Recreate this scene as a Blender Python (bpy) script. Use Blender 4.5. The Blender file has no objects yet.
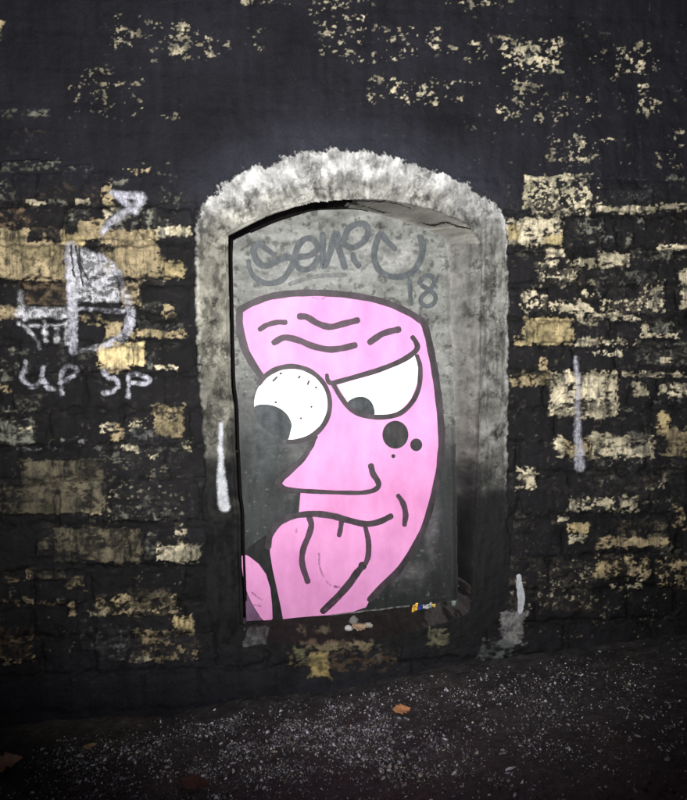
import bpy, math, random
import numpy as np
from mathutils import Vector
from mathutils.geometry import tessellate_polygon

S = bpy.context.scene
COL = S.collection
R = math.radians

# ------------------------------------------------------------------ camera
F_PX = 800.0                                   # focal length in photo pixels (photo 687 x 800)
YAW, PITCH = R(8), R(3)
CAM = np.array([0.0, -3.85, 1.68])
cam_d = bpy.data.cameras.new('camera')
cam_d.sensor_fit = 'VERTICAL'
cam_d.sensor_height = 24
cam_d.lens = 24 * F_PX / 800
cam_d.clip_end = 500
cam = bpy.data.objects.new('camera', cam_d)
cam.location = CAM
cam.rotation_euler = (R(90) - PITCH, 0, -YAW)
COL.objects.link(cam)
S.camera = cam

# ------------------------------------------------------------------ sky, sun, torch
w = bpy.data.worlds.new('World')
S.world = w
w.use_nodes = True
nt = w.node_tree
bg = nt.nodes['Background']
sky = nt.nodes.new('ShaderNodeTexSky')
sky.sky_type = 'NISHITA'
sky.sun_disc = False
sky.sun_elevation = R(35)
sky.sun_rotation = R(180)
nt.links.new(sky.outputs[0], bg.inputs[0])
bg.inputs[1].default_value = 0.004              # a night picture: the sky is all but black
sun_d = bpy.data.lights.new('sun', 'SUN')
sun_d.energy = 0.012
sun_d.angle = R(10)
sun = bpy.data.objects.new('sun', sun_d)
sun.rotation_euler = (R(55), 0, 0)
COL.objects.link(sun)
# the photograph is lit by the hand torch of whoever took it: its pool of light lies on the doorway
tor_d = bpy.data.lights.new('hand_torch', 'SPOT')
tor_d.energy = 1560
tor_d.color = (1.0, 0.985, 0.96)
tor_d.spot_size = R(89)
tor_d.spot_blend = 1.0
tor_d.shadow_soft_size = 0.02
torch = bpy.data.objects.new('hand_torch', tor_d)
torch.location = (0.10, -3.80, 1.78)
COL.objects.link(torch)
S.view_settings.view_transform = 'Standard'
S.view_settings.look = 'None'
S.view_settings.gamma = 1
S.view_settings.exposure = 0
S.view_settings.use_curve_mapping = False
S.render.engine = 'CYCLES'
S.cycles.transparent_max_bounces = 16
S.cycles.max_bounces = 5

# ------------------------------------------------------------------ measuring helpers
FW = np.array([math.sin(YAW) * math.cos(PITCH), math.cos(YAW) * math.cos(PITCH), -math.sin(PITCH)])
RT = np.array([math.cos(YAW), -math.sin(YAW), 0.0])
UP = np.cross(RT, FW)


def on_plane(px, py, y=0.0):
    """photo pixel -> point of the vertical plane Y = y (arrays welcome)"""
    px, py = np.asarray(px, float), np.asarray(py, float)
    d = FW * F_PX + RT * (px - 343.5)[..., None] - UP * (py - 400)[..., None]
    t = (y - CAM[1]) / d[..., 1]
    return CAM + d * t[..., None]


def survey(P):
    """point -> photo pixel"""
    q = P - CAM
    z = q @ FW
    return 343.5 + F_PX * (q @ RT) / z, 400 - F_PX * (q @ UP) / z


aim = on_plane(362, 205)
torch.rotation_euler = (Vector(aim) - torch.location).to_track_quat('-Z', 'Y').to_euler()

_tab = {}


def vn(x, y, seed):
    if seed not in _tab:
        _tab[seed] = np.random.default_rng(seed).random((256, 256)).astype(np.float32)
    T = _tab[seed]
    xi, yi = np.floor(x), np.floor(y)
    fx, fy = x - xi, y - yi
    fx, fy = fx * fx * (3 - 2 * fx), fy * fy * (3 - 2 * fy)
    xi, yi = xi.astype(np.int64) & 255, yi.astype(np.int64) & 255
    x1, y1 = (xi + 1) & 255, (yi + 1) & 255
    return (T[yi, xi] * (1 - fx) + T[yi, x1] * fx) * (1 - fy) + (T[y1, xi] * (1 - fx) + T[y1, x1] * fx) * fy


def fbm(x, y, s, seed, octv=4, gain=0.5):
    """value noise in about 0..1; s = size in metres of the largest lumps"""
    a, tot, out = 1.0, 0.0, 0.0
    c, sn = math.cos(0.5), math.sin(0.5)
    for k in range(octv):
        f = 2 ** k / s
        xr, yr = (x * c - y * sn, x * sn + y * c) if k % 2 else (x, y)
        out = out + a * vn(xr * f + 17.3 * k, yr * f + 9.1 * k, seed + k)
        tot += a
        a *= gain
    return out / tot


def sst(a, b, x):
    t = np.clip((x - a) / (b - a), 0, 1)
    return t * t * (3 - 2 * t)


def uniform(n):
    """noise -> its own rank, 0..1"""
    s = np.sort(n.ravel()[::37])
    return np.interp(n, s, np.linspace(0, 1, len(s)))


def poly_sdf(x, y, pts):
    """signed distance to a closed polygon, positive inside"""
    pts = np.asarray(pts, float)
    n = len(pts)
    d = np.full(x.shape, 1e9)
    ins = np.zeros(x.shape, bool)
    for i in range(n):
        ax, ay = pts[i]
        bx, by = pts[(i + 1) % n]
        ex, ey = bx - ax, by - ay
        t = np.clip(((x - ax) * ex + (y - ay) * ey) / (ex * ex + ey * ey + 1e-12), 0, 1)
        d = np.minimum(d, (x - ax - t * ex) ** 2 + (y - ay - t * ey) ** 2)
        if ay != by:
            ins ^= ((ay > y) != (by > y)) & (x < ex * (y - ay) / ey + ax)
    d = np.sqrt(d)
    return np.where(ins, d, -d)


def line_d(x, y, pts):
    """distance to an open polyline and place along it, 0..1"""
    pts = np.asarray(pts, float)
    seg = np.hypot(*np.diff(pts, axis=0).T)
    cum = np.concatenate([[0], np.cumsum(seg)]) / max(seg.sum(), 1e-9)
    d = np.full(x.shape, 1e9)
    s = np.zeros(x.shape)
    for i in range(len(pts) - 1):
        a, e = pts[i], pts[i + 1] - pts[i]
        t = np.clip(((x - a[0]) * e[0] + (y - a[1]) * e[1]) / (e @ e + 1e-12), 0, 1)
        di = np.hypot(x - a[0] - t * e[0], y - a[1] - t * e[1])
        m = di < d
        d = np.where(m, di, d)
        s = np.where(m, cum[i] + t * (cum[i + 1] - cum[i]), s)
    return d, s


def smooth(pts, n=7, closed=False):
    """Catmull-Rom through the points"""
    P = [np.asarray(p, float) for p in pts]
    if len(P) < 3:
        k = n * 2
        return np.array([P[0] + (P[-1] - P[0]) * t for t in np.linspace(0, 1, k)])
    out = []
    m = len(P)
    for i in range(m if closed else m - 1):
        p0 = P[(i - 1) % m] if closed or i > 0 else 2 * P[0] - P[1]
        p1, p2 = P[i], P[(i + 1) % m]
        p3 = P[(i + 2) % m] if closed or i + 2 < m else 2 * P[-1] - P[-2]
        for t in np.linspace(0, 1, n, endpoint=False):
            out.append(0.5 * (2 * p1 + (p2 - p0) * t + (2 * p0 - 5 * p1 + 4 * p2 - p3) * t * t
                              + (3 * p1 - p0 - 3 * p2 + p3) * t ** 3))
    if not closed:
        out.append(P[-1])
    return np.array(out)


# ------------------------------------------------------------------ building helpers
def tag(o, label=None, cat=None, group=None, kind=None):
    for k, v in (('label', label), ('category', cat), ('group', group), ('kind', kind)):
        if v:
            o[k] = v
    return o


def empty(name, loc, label, cat, group=None):
    o = bpy.data.objects.new(name, None)
    o.empty_display_size = 0.1
    o.location = loc
    COL.objects.link(o)
    return tag(o, label, cat, group)


def mesh_obj(name, V, faces, m, parent=None, attrs=None, shade=True):
    """V: n x 3 world points; faces: k x 4 array or list of tuples"""
    V = np.asarray(V, np.float32)
    if parent is not None:
        V = V - np.array(ORG.get(parent.name, (0, 0, 0)), np.float32)
    me = bpy.data.meshes.new(name)
    if isinstance(faces, np.ndarray):
        k, c = faces.shape
        me.vertices.add(len(V))
        me.vertices.foreach_set('co', V.ravel())
        me.loops.add(k * c)
        me.loops.foreach_set('vertex_index', faces.ravel().astype(np.int32))
        me.polygons.add(k)
        me.polygons.foreach_set('loop_start', np.arange(0, k * c, c, dtype=np.int32))
        me.polygons.foreach_set('loop_total', np.full(k, c, np.int32))
    else:
        me.from_pydata([tuple(v) for v in V.tolist()], [], [tuple(int(i) for i in f) for f in faces])
    for nm, (ty, arr) in (attrs or {}).items():
        a = me.attributes.new(nm, ty, 'POINT')
        a.data.foreach_set('color' if 'COLOR' in ty else 'value', np.asarray(arr, np.float32).ravel())
    me.update()
    if shade:
        me.polygons.foreach_set('use_smooth', np.ones(len(me.polygons), bool))
    me.validate()
    o = bpy.data.objects.new(name, me)
    if parent is not None:
        ORG[o.name] = ORG.get(parent.name, (0, 0, 0))
    me.materials.append(m)
    COL.objects.link(o)
    if parent is not None:
        o.parent = parent
    return o


ORG = {}


def root(name, loc, label, cat, group=None):
    o = empty(name, loc, label, cat, group)
    ORG[o.name] = tuple(loc)
    return o


def nodes(m):
    m.use_nodes = True
    t = m.node_tree
    return t, t.nodes, t.links, t.nodes['Principled BSDF']


def coat_mat(name, fine=(120, 420), amp=0.35, bump=0.5, dist=0.004, spec=0.2, rough=0.75):
    """pigment from the 'Col' attribute (alpha = roughness), with fine grain and pitting from noise"""
    m = bpy.data.materials.new(name)
    t, N, L, b = nodes(m)
    at = N.new('ShaderNodeAttribute')
    at.attribute_name = 'Col'
    tc = N.new('ShaderNodeTexCoord')
    n1 = N.new('ShaderNodeTexNoise')
    n1.inputs['Scale'].default_value = fine[0]
    n1.inputs['Detail'].default_value = 6
    n1.inputs['Roughness'].default_value = 0.7
    L.new(tc.outputs['Object'], n1.inputs['Vector'])
    mr = N.new('ShaderNodeMapRange')
    mr.inputs['From Min'].default_value = 0.25
    mr.inputs['From Max'].default_value = 0.75
    mr.inputs['To Min'].default_value = 1 - amp
    mr.inputs['To Max'].default_value = 1 + amp
    L.new(n1.outputs['Fac'], mr.inputs['Value'])
    vm = N.new('ShaderNodeVectorMath')
    vm.operation = 'SCALE'
    L.new(at.outputs['Color'], vm.inputs[0])
    L.new(mr.outputs['Result'], vm.inputs['Scale'])
    L.new(vm.outputs['Vector'], b.inputs['Base Color'])
    n2 = N.new('ShaderNodeTexNoise')
    n2.inputs['Scale'].default_value = fine[1]
    n2.inputs['Detail'].default_value = 5
    L.new(tc.outputs['Object'], n2.inputs['Vector'])
    ad = N.new('ShaderNodeMath')
    ad.operation = 'ADD'
    L.new(n1.outputs['Fac'], ad.inputs[0])
    L.new(n2.outputs['Fac'], ad.inputs[1])
    bp = N.new('ShaderNodeBump')
    bp.inputs['Strength'].default_value = bump
    bp.inputs['Distance'].default_value = dist
    L.new(ad.outputs[0], bp.inputs['Height'])
    L.new(bp.outputs['Normal'], b.inputs['Normal'])
    b.inputs['Specular IOR Level'].default_value = spec
    b.inputs['Roughness'].default_value = rough
    return m


def paint_mat(name, col, var=0.12, scale=14, grain=0.1, alpha=1.0, alpha_var=0.0, spec=0.25, rough=0.55, col2=None, edge=False):
    """a coat of spray or roller paint: cloudy, grainy, patchy where alpha < 1, feathered when edge is set"""
    m = bpy.data.materials.new(name)
    t, N, L, b = nodes(m)
    tc = N.new('ShaderNodeTexCoord')
    mp = N.new('ShaderNodeMapping')
    mp.inputs['Scale'].default_value = (1, 1, 0.55)
    L.new(tc.outputs['Object'], mp.inputs['Vector'])
    n1 = N.new('ShaderNodeTexNoise')
    n1.inputs['Scale'].default_value = scale
    n1.inputs['Detail'].default_value = 8
    n1.inputs['Roughness'].default_value = 0.6
    L.new(mp.outputs[0], n1.inputs['Vector'])
    n2 = N.new('ShaderNodeTexNoise')
    n2.inputs['Scale'].default_value = 260
    n2.inputs['Detail'].default_value = 4
    L.new(tc.outputs['Object'], n2.inputs['Vector'])
    cr = N.new('ShaderNodeMix')
    cr.data_type = 'RGBA'
    c = np.array(col)
    c2 = np.array(col2) if col2 else c * (1 + var)
    lo = c * (1 - var)
    cr.inputs['A'].default_value = (*lo, 1)
    cr.inputs['B'].default_value = (*c2, 1)
    m1 = N.new('ShaderNodeMapRange')
    m1.inputs['From Min'].default_value = 0.33
    m1.inputs['From Max'].default_value = 0.67
    L.new(n1.outputs['Fac'], m1.inputs['Value'])
    L.new(m1.outputs[0], cr.inputs['Factor'])
    m2 = N.new('ShaderNodeMapRange')
    m2.inputs['From Min'].default_value = 0.3
    m2.inputs['From Max'].default_value = 0.7
    m2.inputs['To Min'].default_value = 1 - grain
    m2.inputs['To Max'].default_value = 1 + grain
    L.new(n2.outputs['Fac'], m2.inputs['Value'])
    vm = N.new('ShaderNodeVectorMath')
    vm.operation = 'SCALE'
    L.new(cr.outputs['Result'], vm.inputs[0])
    L.new(m2.outputs[0], vm.inputs['Scale'])
    L.new(vm.outputs['Vector'], b.inputs['Base Color'])
    bp = N.new('ShaderNodeBump')
    bp.inputs['Strength'].default_value = 0.25
    bp.inputs['Distance'].default_value = 0.002
    L.new(n2.outputs['Fac'], bp.inputs['Height'])
    L.new(bp.outputs['Normal'], b.inputs['Normal'])
    b.inputs['Specular IOR Level'].default_value = spec
    b.inputs['Roughness'].default_value = rough
    if alpha < 1 or edge:
        n3 = N.new('ShaderNodeTexNoise')
        n3.inputs['Scale'].default_value = 60
        n3.inputs['Detail'].default_value = 7
        n3.inputs['Roughness'].default_value = 0.7
        L.new(mp.outputs[0], n3.inputs['Vector'])
        m3 = N.new('ShaderNodeMapRange')
        m3.inputs['From Min'].default_value = 0.35
        m3.inputs['From Max'].default_value = 0.65
        m3.inputs['To Min'].default_value = alpha - alpha_var
        m3.inputs['To Max'].default_value = min(1, alpha + alpha_var)
        L.new(n3.outputs['Fac'], m3.inputs['Value'])
        src = m3.outputs[0]
        if edge:
            at = N.new('ShaderNodeAttribute')
            at.attribute_name = 'cover'
            mu = N.new('ShaderNodeMath')
            mu.operation = 'MULTIPLY'
            # grain eats into the feathered rim
            sb = N.new('ShaderNodeMath')
            sb.operation = 'MULTIPLY_ADD'
            L.new(n2.outputs['Fac'], sb.inputs[0])
            sb.inputs[1].default_value = 0.45
            L.new(at.outputs['Fac'], sb.inputs[2])
            ms = N.new('ShaderNodeMapRange')
            ms.interpolation_type = 'SMOOTHSTEP'
            ms.inputs['From Min'].default_value = 0.40
            ms.inputs['From Max'].default_value = 1.2 if alpha < .9 and spec == .2 else .95
            L.new(sb.outputs[0], ms.inputs['Value'])
            L.new(ms.outputs[0], mu.inputs[0])
            L.new(src, mu.inputs[1])
            src = mu.outputs[0]
        L.new(src, b.inputs['Alpha'])
    return m


def plain_mat(name, col, rough=0.7, spec=0.3, scale=60, var=0.25):
    m = bpy.data.materials.new(name)
    t, N, L, b = nodes(m)
    tc = N.new('ShaderNodeTexCoord')
    n1 = N.new('ShaderNodeTexNoise')
    n1.inputs['Scale'].default_value = scale
    n1.inputs['Detail'].default_value = 6
    L.new(tc.outputs['Object'], n1.inputs['Vector'])
    cr = N.new('ShaderNodeMix')
    cr.data_type = 'RGBA'
    c = np.array(col)
    cr.inputs['A'].default_value = (*(c * (1 - var)), 1)
    cr.inputs['B'].default_value = (*(c * (1 + var)), 1)
    L.new(n1.outputs['Fac'], cr.inputs['Factor'])
    L.new(cr.outputs['Result'], b.inputs['Base Color'])
    b.inputs['Roughness'].default_value = rough
    b.inputs['Specular IOR Level'].default_value = spec
    return m


# ------------------------------------------------------------------ traced outlines (photo pixels)
FRONT = [(228, 236), (228.2, 260), (229.4, 322), (230.3, 355), (231, 384), (234, 410), (235.3, 448), (235.8, 453), (237.7, 492),
         (240.2, 514), (241, 553), (243, 618), (246, 634), (275, 642), (310, 645), (352, 642.5), (385, 638), (420, 629), (452, 620),
         (470, 612), (473, 560), (475, 500), (477, 440), (479, 380), (480, 310), (481, 262), (479, 240), (466, 224), (440, 213),
         (410, 205), (387, 201), (366, 200), (345, 200.5), (316, 203), (295, 207.5), (272, 214.5), (250, 224.5)]
BACK = [(232, 240.5), (231.5, 262), (232.6, 322), (233.4, 355), (234.4, 384), (237.2, 410), (238.3, 448), (238.8, 453), (240.7, 492),
        (243, 514), (243.8, 553), (245.5, 600), (246, 621), (270, 619.5), (300, 617), (355, 612.5), (410, 605.5), (440, 601.5), (457, 599),
        (456.5, 540), (455.5, 480), (454, 420), (452, 380), (450, 310), (448.5, 262), (446, 243), (440, 237), (429, 231.5), (405, 222),
        (379, 214.5), (358, 209), (345, 208), (316, 209), (295, 214.5), (274, 221.5), (251, 231.5)]
OUTER = [(214, 642), (207, 610), (207, 560), (206, 500), (204, 445), (202, 410), (198, 380), (196.5, 330), (195, 270), (195.5, 232), (199, 216), (209, 199),
         (222, 184), (246, 169), (274, 165), (281, 158), (303, 153), (336, 148), (352, 152), (384, 155), (404, 160), (428, 171), (458, 180),
         (476, 193), (493, 204), (504, 219), (507, 241), (508, 285), (508, 390), (507, 450), (507, 520), (510, 560), (508, 600), (490, 628), (440, 643), (352, 652), (270, 651)]
BASE = [(-400, 800), (-60, 747), (0, 738), (110, 722), (230, 700), (330, 688), (410, 672), (480, 660), (560, 650), (687, 628), (740, 618), (1100, 560)]
DEEP = 0.16

W2 = lambda pts, y: on_plane(np.array(pts)[:, 0], np.array(pts)[:, 1], y)[:, [0, 2]]
front_w, back_w, outer_w = W2(FRONT, 0), W2(BACK, DEEP), W2(OUTER, 0)
base_w = W2(BASE, 0)

# patches of bare stone showing through the black coat: x0 y0 x1 y1 coverage tint
PALE, TAN, GREY, BROWN, OLIVE, GOLD, ASH = 'c', 't', 'g', 'b', 'o', 'y', 'a'
TINT = {'c': (.50, .44, .31), 't': (.315, .25, .148), 'g': (.17, .168, .135), 'b': (.15, .105, .065), 'o': (.125, .108, .072),
        'y': (.47, .375, .20), 'a': (.155, .152, .148)}
RAW = """
110 15 140 50 .22 c;140 20 182 62 .16 c;168 18 192 62 .42 c;197 30 215 62 .4 c;215 40 232 56 .2 c;245 25 272 62 .09 c;65 65 145 120 .11 c
110 75 145 112 .17 c;8 128 85 155 .16 b;0 108 50 118 .55 g;158 113 180 119 .4 c;-4 18 4 42 .85 t;236 -3 302 5 .5 c;310 -3 348 16 .3 c
312 20 350 56 .25 c;338 -3 374 7 .42 c;343 13 367 21 .6 c;345 25 377 64 .3 c;375 25 418 66 .3 c;398 23 418 56 .36 c;424 26 441 59 .42 c
438 44 457 55 .26 c;463 38 492 66 .24 c;472 39 483 55 .85 c;498 37 564 74 .52 c;530 44 563 73 .68 c;443 -3 522 9 .25 c;461 4 473 13 .6 c
368 74 408 102 .44 c;389 74 403 97 .68 c;405 77 439 107 .36 c;443 79 482 105 .3 c;495 105 522 121 .58 c;510 79 547 124 .2 c;550 94 577 122 .14 c
573 94 602 127 .18 c;544 134 563 164 .25 c;569 134 597 162 .26 c;599 134 620 146 .3 c;578 47 612 62 .16 c;613 38 652 78 .4 c;624 57 662 74 .45 c
635 81 650 119 .5 c;646 97 667 112 .35 c;674 130 692 148 .45 c;653 149 677 168 .16 c;597 30 613 39 .3 g
524 175 591 217 .6 c;523 174 592 181 .92 c;523 178 530 210 .85 c;584 177 592 202 .85 c;595 206 657 214 .97 c;595 178 603 212 .55 c
600 175 650 182 .35 g;598 188 654 209 .3 a;657 203 692 212 .97 c;660 174 687 183 .45 g
499 218 563 247 .74 c;518 217 563 225 .97 c;500 221 521 243 .88 y;543 233 563 247 1 y;544 247 565 259 1 c;574 216 606 236 .55 g;568 235 602 252 .5 g
588 234 614 243 .55 a;634 216 647 232 .62 g;610 229 634 247 .45 g;546 257 597 269 .55 c;528 261 562 273 .35 c;597 251 630 269 .88 c;628 249 674 261 .65 g
656 245 690 251 .9 c;676 254 690 264 .45 g;538 268 577 287 .45 c;573 279 596 301 .52 c;594 269 627 302 .5 g;620 269 657 287 .55 g;638 279 667 312 .5 c
519 289 547 313 .56 c;548 301 594 313 .78 c;598 297 666 313 .56 c;680 269 695 308 1 c
522 317 574 345 1.1 y;514 338 532 347 1 y;573 313 602 325 .55 c;588 311 642 321 .78 c;575 337 602 347 .78 c;588 339 636 347 .78 c;640 321 650 337 .9 c
640 332 680 338 .8 c;648 320 680 336 .65 g;634 340 692 367 .48 g;666 341 688 361 .9 g;658 355 672 364 .9 c;620 371 692 378 .9 c;588 349 622 356 .65 c
510 371 549 387 .68 t;538 357 548 374 .9 t;548 370 618 417 .78 c;548 407 603 418 1 c;633 381 648 397 1.1 c;658 383 668 394 .9 c;667 382 692 398 .88 c
623 403 647 414 .65 g;643 399 692 406 .55 g;656 412 670 436 1.1 y;590 433 654 459 .95 c;558 439 594 458 .65 t;626 430 652 457 .95 g
664 428 692 456 .92 t;658 452 692 457 1 t;553 434 566 459 .95 c;515 465 537 490 .66 c;524 477 536 490 1 c;596 458 618 489 .45 g;630 457 647 467 .6 g
643 473 667 492 .25 c;565 497 638 512 .68 c;620 496 638 505 1.1 c;558 516 569 522 1 c;569 522 589 532 1.1 y;567 535 585 544 1.1 c;636 497 672 505 .58 g
595 535 670 549 .85 t;614 518 670 547 .52 o;672 503 687 529 .7 t;653 544 690 558 .58 g;594 553 652 579 .58 t;594 563 608 575 .9 y;656 556 692 588 .65 t
574 568 592 582 .45 c;608 579 647 590 .42 c;500 556 600 612 .10 c;503 165 690 560 .085 g;460 0 690 168 .022 c;60 10 460 140 .008 c;503 155 690 640 .05 c;560 240 687 340 .16 g;590 440 687 500 .14 g;513 520 535 534 .25 c
0 160 62 173 .7 g;60 164 92 176 .45 g;12 172 105 203 .2 b;26 200 46 205 .95 c;48 199 68 205 .7 g;77 197 90 206 .9 c;-3 178 7 202 .6 g;8 184 15 202 .7 g
102 182 114 205 .75 t;90 169 101 204 .35 b;118 167 152 176 .55 t;148 169 174 177 .5 g;110 177 130 185 .7 g;143 196 180 206 .7 g
-3 207 32 232 .62 b;-3 226 68 281 1.05 t;58 232 87 248 1.1 y;76 218 107 242 .9 t;63 208 92 227 .65 g;103 206 158 247 .62 g;101 228 159 274 1.1 t
102 206 117 222 .75 c;156 216 174 228 .55 g;156 225 192 237 1 c;160 259 185 279 1.1 y;118 269 164 281 .78 t;100 234 120 244 .8 g
20 281 68 307 .95 b;-3 306 20 322 .8 t;16 317 32 323 .45 g;120 280 142 308 .95 t;138 279 184 286 .45 c;138 301 177 313 .45 g;161 303 177 318 .95 t
76 314 102 322 .65 t;76 322 106 327 .55 t;103 321 124 340 .95 t;126 329 186 339 1 t;135 317 162 331 .25 g;163 321 184 334 .55 g
96 341 146 367 1.15 y;98 361 132 373 .66 t;86 361 112 373 .35 g;145 354 155 372 .75 g;156 365 180 371 .9 c;8 346 37 357 .7 g;13 359 32 377 .45 g
-3 366 14 387 .7 g;-3 383 12 393 .8 t;13 392 44 412 .55 g;-3 404 32 413 .55 g;-3 416 36 445 .9 g;16 424 34 433 1 c;153 403 185 439 .8 t
108 424 127 442 .8 t;122 417 147 437 .35 c;128 427 170 442 .55 a;101 422 115 435 1 c;58 436 82 442 .8 g;78 439 92 445 .7 a;16 446 62 452 .7 a;53 445 102 451 .55 a
121 444 139 452 1.1 c;98 451 120 457 .9 g;135 446 178 452 .7 g;107 457 132 464 .8 g;148 454 160 460 .9 c;182 439 192 451 1 c
20 458 105 515 1.1 o;90 459 105 516 .95 t;-3 478 26 516 .7 o;28 457 102 466 .7 g;103 463 187 522 .09 c;144 495 162 500 .9 g;110 502 142 522 .4 g
142 504 159 522 .5 g;164 510 177 522 .5 g;53 526 143 564 1.1 o;85 526 143 564 1 t;115 528 143 560 1 y;36 536 52 557 .85 o;143 528 160 562 .5 g;156 543 202 562 1 c;173 523 190 540 .35 c
28 567 69 582 .85 o;2 572 20 583 .8 b;25 569 34 580 1 t;66 576 84 590 .6 t;88 610 107 616 1 c;93 593 177 616 .55 t;126 588 174 612 .6 o
3 598 67 607 .6 b;22 597 35 606 1 t;68 601 80 617 .8 t;53 594 67 606 .55 g;-3 626 35 662 .78 b;173 615 192 634 1.1 y;160 628 194 636 1 t
133 628 167 647 .5 t;128 654 152 662 1 c;128 638 202 662 .28 t;141 636 152 645 1 t;98 638 127 662 .55 a;-3 654 37 664 .6 t;78 618 132 652 .35 a
-3 170 190 560 .06 g;-3 160 190 662 .03 c;0 330 110 400 .2 g;110 440 195 520 .12 g
"""
PATCH = []
for ln in RAW.replace('\n', ';').split(';'):
    q = ln.split()
    if len(q) == 6:
        PATCH.append((*[float(v) for v in q[:5]], q[5]))
# places where the black coat lies thick over the stone
COVER = [(28, 222, 62, 243), (100, 243, 112, 252), (140, 282, 196, 303), (78, 326, 104, 345), (50, 382, 100, 415), (8, 545, 36, 568)]

# ------------------------------------------------------------------ the wall as one measured relief
lo, hi = on_plane([-14, 700], [-14, 775])
x_in = np.arange(lo[0], hi[0] + 0.2, 0.0040)
z_in = np.arange(-0.45, lo[2] + 0.08, 0.0040)
x_all = np.concatenate([np.linspace(-5.2, x_in[0], 60)[:-1], x_in, np.linspace(x_in[-1], 6.2, 60)[1:]])
z_all = np.concatenate([np.linspace(-1.2, z_in[0], 14)[:-1], z_in, np.linspace(z_in[-1], 4.6, 26)[1:]])
NX, NZ = len(x_all), len(z_all)
X, Z = np.meshgrid(x_all, z_all)
X, Z = X.astype(np.float64), Z.astype(np.float64)
Y = np.zeros_like(X)

wob = (fbm(X, Z, 0.06, 11, 4) - .5)
wob2 = (fbm(X, Z, 0.02, 12, 3) - .5)
dF = poly_sdf(X, Z, front_w) + wob2 * 0.006
dB = poly_sdf(X, Z, back_w)
px0, py0 = survey(np.stack([X, Y, Z], -1))
dO = poly_sdf(X, Z, outer_w)
ragged = 0.010 + 0.016 * sst(300, 160, py0)
comb = fbm(np.arctan2(px0 - 352, 300 - py0) * .8, np.hypot(px0 - 352, py0 - 300) / 210 * .22, 0.034, 15, 4, .65) - .5            # the brushed, comb-like rim of the arch
dO = dO + wob * ragged * 1.6 + comb * ragged * 1.0 * sst(260, 170, py0) + wob2 * ragged * 1.4 + (fbm(X * 2.2 + .6 * Z, Z * .8, .016, 17, 3, .7) - .5) * ragged * 1.2 * sst(280, 180, py0)
# fields
inside_front = dF > 0
inside_back = dB > 0
t_rev = np.where(inside_back, 1.0, np.where(inside_front, dF / (dF + np.maximum(-dB, 0) + 1e-6), 0.0))
left_gap = inside_front & ~inside_back & ((px0 < 250) & (py0 < 622) | (px0 < 352) & (py0 < 245))
sill_zone = inside_front & ~inside_back & (py0 > 585) & ~left_gap
reveal_zone = inside_front & ~inside_back & ~left_gap & ~sill_zone
t_round = np.sin(np.clip(t_rev, 0, 1) * math.pi / 2) ** 1.25
s_round = .55 * sst(0, 1, t_rev) + .45 * t_rev
Y = np.where(inside_front, DEEP * np.where((px0 > 400) & (py0 > 225), s_round, t_round), 0.0)
Y = np.where(sill_zone, DEEP * np.clip(t_rev, 0, 1) ** 0.8, Y)
Y = np.where(left_gap, 0.34, Y)
sur = sst(-0.004, 0.012, dO) * ~inside_front
# relief: courses of stone
courses = [-200, -150, -112, -72, -34, 2, 38, 74, 108, 134, 171, 207, 246, 283, 318, 343, 374, 410, 446, 478, 522, 566, 600, 632, 668, 706, 748, 800, 860]
rng = np.random.default_rng(5)
stone = np.zeros_like(X)
s_tone = np.ones_like(X)
slope = (px0 - 230) * 0.00014 * (py0 - 358)                          # courses are level on the wall, not in the picture
pyc = py0 + slope * 0.9
for i in range(len(courses) - 1):
    a, b = courses[i], courses[i + 1]
    row = (pyc >= a) & (pyc < b)
    xs = [-420.0]
    while xs[-1] < 1200:
        xs.append(xs[-1] + rng.uniform(42, 92))
    xs = np.array(xs)
    k = np.clip(np.searchsorted(xs, px0[row]) - 1, 0, len(xs) - 2)
    ex = np.minimum(px0[row] - xs[k], xs[k + 1] - px0[row])
    ey = np.minimum(pyc[row] - a, b - pyc[row])
    e = np.minimum(ex * 1.3, ey) + wob[row] * 14
    stone[row] = sst(-2.0, 8.0, e)
    s_tone[row] = rng.uniform(0.75, 1.2, len(xs))[k]
face_noise = fbm(X, Z, 0.09, 21, 6, .55) - .5
low_ = 0.38 + .62 * sst(165, 185, py0)                                # the upper wall is evened out by thick black paint
Y = Y + np.where(inside_front, 0, -0.007 * stone * low_ - 0.022 * face_noise * (.45 + .55 * low_))
Y = np.where(inside_front, Y, Y * (1 - sur) + sur * (-0.005 - 0.015 * sst(560, 430, py0) - 0.020 * (fbm(X, Z, 0.05, 25, 6, .6) - .5)))
pn = fbm(X, Z, 0.05, 31, 5) - .5
Y = np.where(inside_back, DEEP + pn * 0.0016 - np.where(px0 > 430, .022, 0) * sst(.035, 0, dB) ** 2, Y)
Y = np.where(reveal_zone, Y + 0.016 * (fbm(X * 2.2, Z * .5, 0.06, 27, 5, .6) - .5) * sst(0, .03, dF) * sst(0, 0.03, -dB), Y)
Y = np.where(sill_zone, Y + 0.034 * (fbm(X, Z, 0.05, 28, 5, .6) - .5) * sst(0, .02, -dB), Y)

HC = 0.004
for dd in (dF, dB):                                                     # grid points next to a rim move onto it, so the rim is a clean line
    gz_, gx_ = np.gradient(dd)
    gx_, gz_ = gx_ / np.gradient(x_all)[None, :], gz_ / np.gradient(z_all)[:, None]
    ln_ = np.hypot(gx_, gz_) + 1e-6
    mv = (np.abs(dd) < .62 * HC) & (px0 < 360) & (py0 < 640) & (px0 > 215)
    X = X - np.where(mv, np.clip(dd / ln_, -HC, HC) * gx_ / ln_ * .92, 0)
    Z = Z - np.where(mv, np.clip(dd / ln_, -HC, HC) * gz_ / ln_ * .92, 0)
P3 = np.stack([X, Y, Z], -1)
PX, PY = survey(P3)

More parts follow.
